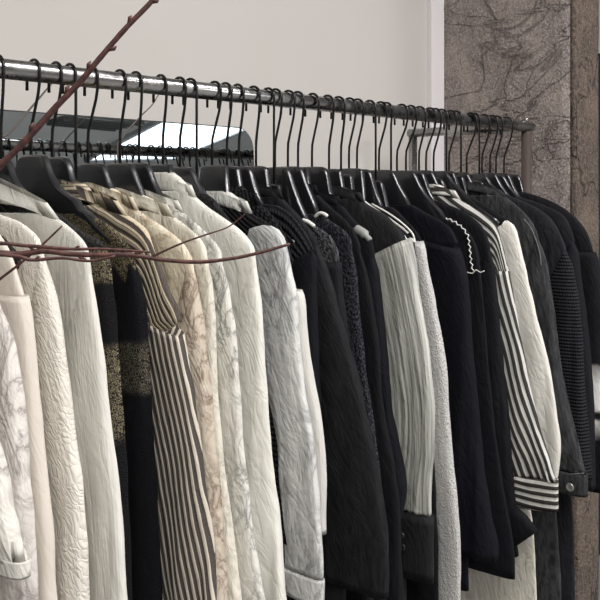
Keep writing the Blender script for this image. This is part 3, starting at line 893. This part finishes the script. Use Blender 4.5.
# ---- hangers
HL = {-4: 'holding the lowest veined white shirt, first at the left edge', -3: 'holding the white embroidered-vein shirt at the left edge', -2: 'holding the ivory layered blouse at the left edge',
      -1: 'holding the ivory crinkle-textured shirt', 0: 'holding the white gauze blouse', 1: 'holding the charcoal vest-shouldered knit', 2: 'holding the black open-knit sweater with golden shoulder',
      3: 'holding the beige and brown striped cardigan', 4: 'with straight hook just right of the striped cardigan hanger', 5: 'holding the cream crackle-print shirt', 6: 'holding the off-white faint crackle shirt',
      7: 'holding the grey marble-printed shirt', 8: 'holding the tall-collared white satin shirt', 9: 'holding the hidden black fluffy top', 10: 'with straight hook left of the silvery shirt hanger',
      11: 'holding the silvery crinkled white shirt', 12: 'holding the black ribbed vest with white strip', 13: 'holding the chunky cable knit vest', 14: 'holding the black wide-sleeved twill coat',
      15: 'with straight hook beside the twill coat hanger', 16: 'holding the grey marled short-sleeve sweater', 17: 'holding the black sparkling knit sweater', 18: 'holding the narrow-shouldered black blouse',
      19: 'holding the jacket with silver shoulder patch', 20: 'holding the coat with pleated grey sleeve', 21: 'between the pleated-sleeve coat and corded vest', 22: 'holding the vest edged with white cord',
      23: 'holding the sweater with narrow light grey sleeve', 24: 'with straight hook left of the navy-black sweater hanger', 25: 'holding the plain navy-black sweater', 26: 'with straight hook right of the navy-black sweater hanger',
      27: 'holding the black top with white frill', 28: 'holding the black blouse with turned-out cuff', 29: 'holding the black and white striped shirt', 30: 'just right of the striped shirt hanger',
      31: 'holding the white-sleeved black-yoke shirt', 32: 'holding the cream printed long shirt', 33: 'just left of the black denim jacket hanger', 34: 'holding the black denim jacket', 35: 'just right of the black denim jacket hanger',
      36: 'holding the charcoal rib-knit jacket', 37: 'just right of the rib-knit jacket hanger', 38: 'holding the jacket with grey-seamed shoulder', 39: 'second from the right end of the rail', 40: 'holding the sweater at the right end of the rail'}
for i in sorted(SS):
    hanger(i, 'black hanger ' + HL[i])

# ---- bare branches between the camera and the rack, rising from one stem left of the frame
br = thing('bare_branch', 'thin red-brown bare branch reaching in front of the garments from the left', 'branch', (0, 0, 0))
bx = at_depth(-170, 300, 0.55)
br.location = (bx.x, bx.y, 0.0)
def twig(name, pts, r0, r1, knots=()):
    P = catmull([at_depth(x, y, t) - Vector(br.location) for x, y, t in pts], 6)
    n = len(P)
    rad = []
    for k in range(n):
        u = k / (n - 1)
        r = r0 + (r1 - r0) * u
        r *= 1.0 + 0.12 * noise.noise(Vector((k * 0.9, r0 * 900, 2)))
        rad.append(r)
    bm = bmesh.new(); add_tube(bm, P, rad, 8)
    for kf in knots:
        k = max(1, min(n - 2, int(kf * (n - 1))))
        d = (P[k + 1] - P[k - 1]).normalized()
        side = d.cross(Vector((UX, UY, 0))).normalized() * (1 if k % 2 else -1)
        add_tube(bm, [P[k] + side * rad[k] * 0.4, P[k] + (side * 0.8 + d * 0.6).normalized() * rad[k] * 2.1, P[k] + (side * 0.8 + d * 1.2).normalized() * rad[k] * 3.0], [rad[k] * 0.9, rad[k] * 0.75, rad[k] * 0.25], 6)
    return link_mesh(name, bm, M_BARK, br)
stem_top = (-170, 330, 0.55)
bm = bmesh.new()
add_tube(bm, [(0, 0, 0), (0.004, -0.003, 0.5), (-0.003, 0.004, 1.0), at_depth(*stem_top) - Vector(br.location)], [0.007, 0.006, 0.005, 0.0032], 10)
link_mesh('stem', bm, M_BARK, br)
twig('twig', [stem_top, (-90, 250, 0.52), (-30, 196, 0.5), (0, 166, 0.5), (28, 138, 0.5), (55, 108, 0.5), (80, 82, 0.5), (100, 58, 0.5), (126, 28, 0.5), (152, 1, 0.5), (175, -28, 0.5)], 0.0023, 0.0013, (0.42, 0.56, 0.66, 0.74, 0.82, 0.9))
twig('twig', [stem_top, (-90, 320, 0.52), (-30, 302, 0.5), (0, 279, 0.5), (22, 262, 0.5), (42, 245, 0.5), (62, 226, 0.5)], 0.0012, 0.0005, (0.65, 0.8))
twig('twig', [stem_top, (-90, 280, 0.5), (-20, 246, 0.48), (30, 246, 0.48), (70, 249, 0.48), (105, 249, 0.48), (150, 252, 0.48)], 0.0014, 0.0006, (0.5, 0.7))
twig('twig', [stem_top, (-90, 275, 0.52), (-20, 255, 0.5), (20, 254, 0.5), (45, 251, 0.5), (70, 254, 0.5), (100, 255, 0.5), (130, 255, 0.5), (165, 260, 0.5), (200, 262, 0.5), (235, 258, 0.5), (262, 252, 0.5), (290, 244, 0.5)], 0.0021, 0.0008, (0.45, 0.6))
twig('twig', [stem_top, (-90, 282, 0.47), (-20, 257, 0.46), (15, 256, 0.46), (32, 260, 0.46), (62, 258, 0.46), (90, 261, 0.46), (115, 256, 0.46)], 0.0013, 0.0006, (0.6,))
twig('twig', [(150, 257.5, 0.5), (180, 244, 0.5), (205, 235, 0.5), (228, 227, 0.5), (245, 214, 0.5)], 0.0007, 0.0003, ())

# ---- trims
def cord(i, pts, rad, name, mat, off=0.012, seg=6, label=None):
    root = next(o for o in bpy.data.objects if o.get('label') and o.get('category') and o.type == 'EMPTY' and abs(o.location.x - SS[i]) < 1e-6 and o.name.split('.')[0] != 'clothes_hanger')
    P = catmull([on_garment(i, x, y, off) for x, y in pts], 5)
    bm = bmesh.new(); add_tube(bm, P, rad, seg)
    o = link_mesh(name, bm, mat, root)
    if label: o['label'] = label
    return o
def frill(pts, amp, per):
    """wavy line along a pixel polyline"""
    out = []
    acc = 0.0
    V = [Vector((x, y, 0)) for x, y in pts]
    for a, b in zip(V, V[1:]):
        L = (b - a).length; d = (b - a) / L; n = Vector((-d.y, d.x, 0))
        k = 0.0
        while k < L:
            ph = (acc + k) / per * 2 * PI
            q = a + d * k + n * amp * math.sin(ph) + d * amp * 0.5 * math.sin(2 * ph)
            out.append((q.x, q.y)); k += per / 7
        acc += L
    return out
cord(27, frill([(446, 218), (455, 222), (463, 228), (468, 236), (470, 250), (471, 262), (473, 271)], 1.1, 6.0), 0.0011, 'frill', M_WHITE_CORD, 0.014, label='white wavy overlocked frill')
cord(27, frill([(461, 272), (468, 273.5), (476, 271), (484, 271.5)], 1.2, 9.0), 0.0011, 'frill', M_WHITE_CORD, 0.014, label='white wavy overlocked frill')
cord(22, [(362, 200), (372, 207), (384, 215), (398, 225), (408, 233)], 0.0022, 'cord', M_WHITE_CORD, 0.011, label='white cord trim')
cord(22, [(372, 204), (388, 213), (402, 223), (412, 233), (415, 241)], 0.0018, 'cord', M_WHITE_CORD, 0.011, label='white cord trim')
cord(22, [(404, 236), (407, 240), (411, 239), (415, 242)], 0.0026, 'cord_knot', M_WHITE_CORD, 0.012, label='white cord knot')

def find(i):
    return next(o for o in bpy.data.objects if o.get('label') and o.get('category') and o.type == 'EMPTY' and abs(o.location.x - SS[i]) < 1e-6 and o.name.split('.')[0] != 'clothes_hanger')
cord(16, [(303, 220), (308, 222), (314, 226)], 0.0034, 'neck_tape', M_WHITE_CORD, 0.006, 8, 'white neck tape')
cord(17, [(315, 217), (319, 213.5), (323, 213.5), (327, 216)], 0.0030, 'neck_tape', M_WHITE_CORD, 0.006, 8, 'white neck tape')
cord(19, [(352, 228), (358, 230), (364, 234), (370, 240)], [0.005] * 4 + [0.0085] * 8 + [0.005] * 4, 'shoulder_patch', fabric('satin', (120, 121, 118), (176, 177, 172), rough=0.5), 0.004, 10, 'silver satin shoulder patch')

def button(i, px, py, r, mat, off):
    p = on_garment(i, px, py, off)
    bm = bmesh.new()
    n = 20
    prof = [(0.0, -0.0022), (r * 0.62, -0.0022), (r * 0.72, -0.0030), (r * 0.92, -0.0028), (r, -0.0016), (r * 0.96, 0.0)]
    rings = []
    for rr, d in prof[1:]:
        rings.append([bm.verts.new((p.x + rr * math.cos(2 * PI * k / n), p.y + d, p.z + rr * math.sin(2 * PI * k / n))) for k in range(n)])
    for a, c in zip(rings, rings[1:]):
        for k in range(n): bm.faces.new((a[k], a[(k + 1) % n], c[(k + 1) % n], c[k]))
    bm.faces.new(rings[0]); bm.faces.new(rings[-1][::-1])
    cuffs = [c for c in find(i).children if c.name.split('.')[0] == 'cuff']
    front = max(cuffs, key=lambda c: sum(v.co.x for v in c.data.vertices) / len(c.data.vertices))
    return link_mesh('button', bm, mat, front)
button(34, 570, 487, 0.0085, simple('pewter_button', (176, 174, 170), 0.35, 0.8), 0.0175)['label'] = 'pale metal button'
MB_ = simple('dark_button', (46, 46, 50), 0.3)
button(20, 402, 535, 0.0055, MB_, 0.0215)
button(20, 403, 547, 0.0055, MB_, 0.0215)

def swept(i, axis, widths, T, name, mat, label=None, cap=True):
    """flattened cloth tube along a pixel axis, widths in pixels across the axis, in the garment's own plane"""
    V = [Vector((x, y, 0)) for x, y in axis]
    n = len(V)
    root = find(i)
    bm = bmesh.new(); uvl = bm.loops.layers.uv.new('UVMap')
    rings = []
    seg = 36
    for k, q in enumerate(V):
        d = (V[min(k + 1, n - 1)] - V[max(k - 1, 0)]).normalized()
        nn = Vector((-d.y, d.x, 0))
        L = on_garment(i, *(q - nn * widths[k] / 2).xy); R = on_garment(i, *(q + nn * widths[k] / 2).xy)
        c = (L + R) / 2; h = (R - L) / 2
        ring = []
        for m in range(seg):
            ca, sb = ell(2 * PI * m / seg)
            ring.append(bm.verts.new(c + h * ca + Vector((0, T * sb, 0))))
        rings.append(ring)
    for a, c in zip(rings, rings[1:]):
        for m in range(seg):
            f = bm.faces.new((a[m], a[(m + 1) % seg], c[(m + 1) % seg], c[m]))
            for lp in f.loops: lp[uvl].uv = (lp.vert.co.x + lp.vert.co.y, lp.vert.co.z)
    for idx in (0, -1): bm.faces.new(rings[idx])
    o = link_mesh(name, bm, mat, root)
    if label: o['label'] = label
    return o
MC_ = fabric('plain', (20, 20, 24), (28, 28, 32))
swept(28, [(507, 517), (511, 521), (516, 526), (521, 532), (526, 539)], [27, 28, 28.5, 28, 26.5], 0.012, 'cuff', MC_)
swept(28, [(508, 534), (510, 541), (513, 549), (515.5, 557)], [13, 12, 9, 6], 0.005, 'cuff_tab', MC_)

# ---- second bare branch, standing between the rack and the mirror
b2 = thing('bare_branch', 'thin grey-brown twigs standing behind the rail in front of the mirror', 'branch', (0.9, 1.40, 0.0))
M_TWIG = simple('grey_twig', (96, 88, 84), 0.7)
def behind(x, y):
    d = ray(x, y); return Vector((0, 0, CAM_H)) + d * (1.40 / d.y) - Vector(b2.location)
def twig2(name, pts, r0, r1):
    P = catmull(pts, 6); n = len(P)
    bm = bmesh.new(); add_tube(bm, P, [r0 + (r1 - r0) * k / (n - 1) for k in range(n)], 8)
    link_mesh(name, bm, M_TWIG, b2)
fork = Vector((0.0, 0.0, 0.95))
bm = bmesh.new(); add_tube(bm, [(0, 0, 0), (0.004, 0.002, 0.45), fork], [0.004, 0.0034, 0.0028], 10)
link_mesh('stem', bm, M_TWIG, b2)
twig2('twig', [fork, Vector((-0.10, 0.0, 1.25)), behind(-12, 158), behind(8, 134), behind(30, 109), behind(53, 82)], 0.0028, 0.0016)
twig2('twig', [fork, Vector((0.14, 0.0, 1.25)), behind(118, 160), behind(124, 136), behind(141, 116), behind(152, 105), behind(160, 92)], 0.0022, 0.0010)

M_THREAD = fabric('plain', (120, 118, 116), (104, 102, 100))
cord(34, [(524, 219), (531, 228), (536, 240), (540, 254), (541, 266)], 0.0009, 'seam_stitching', M_THREAD, 0.0125)
cord(34, [(562, 474), (572, 474), (584, 473)], 0.0008, 'seam_stitching', M_THREAD, 0.0150)


# ------------------------------------------------------------------ light
def area(name, loc, size, power, col, rot=(0, 0, 0)):
    l = bpy.data.lights.new(name, 'AREA')
    l.shape = 'RECTANGLE'; l.size, l.size_y = size
    l.energy = power; l.color = col
    o = bpy.data.objects.new(name, l); C.objects.link(o)
    o.location = loc; o.rotation_euler = rot
    return o
area('overhead_area_light', (0.3, -0.35, 2.86), (0.9, 0.5), 45, (1.0, 0.97, 0.93))
area('overhead_area_light', (1.75, -0.10, 2.86), (0.9, 0.5), 42, (1.0, 0.97, 1.0))
area('overhead_area_light', (-0.9, -1.2, 2.86), (1.2, 0.8), 45, (1.0, 0.98, 0.96))
area('overhead_area_light', (4.6, -3.4, 2.86), (1.2, 0.8), 230, (1.0, 0.97, 0.95))  # added unseen lamp, brightens the ceiling reflected in the mirror
area('overhead_area_light', (1.2, -2.4, 2.86), (1.2, 0.8), 50, (1.0, 0.98, 0.98))
w = bpy.data.worlds.new('world'); S.world = w
w.use_nodes = True
w.node_tree.nodes['Background'].inputs['Color'].default_value = (0.8, 0.8, 0.82, 1)
w.node_tree.nodes['Background'].inputs['Strength'].default_value = 0.4
S.view_settings.view_transform = 'Standard'
S.view_settings.look = 'None'
S.view_settings.gamma = 1.0
S.view_settings.use_curve_mapping = False
S.view_settings.exposure = -0.22
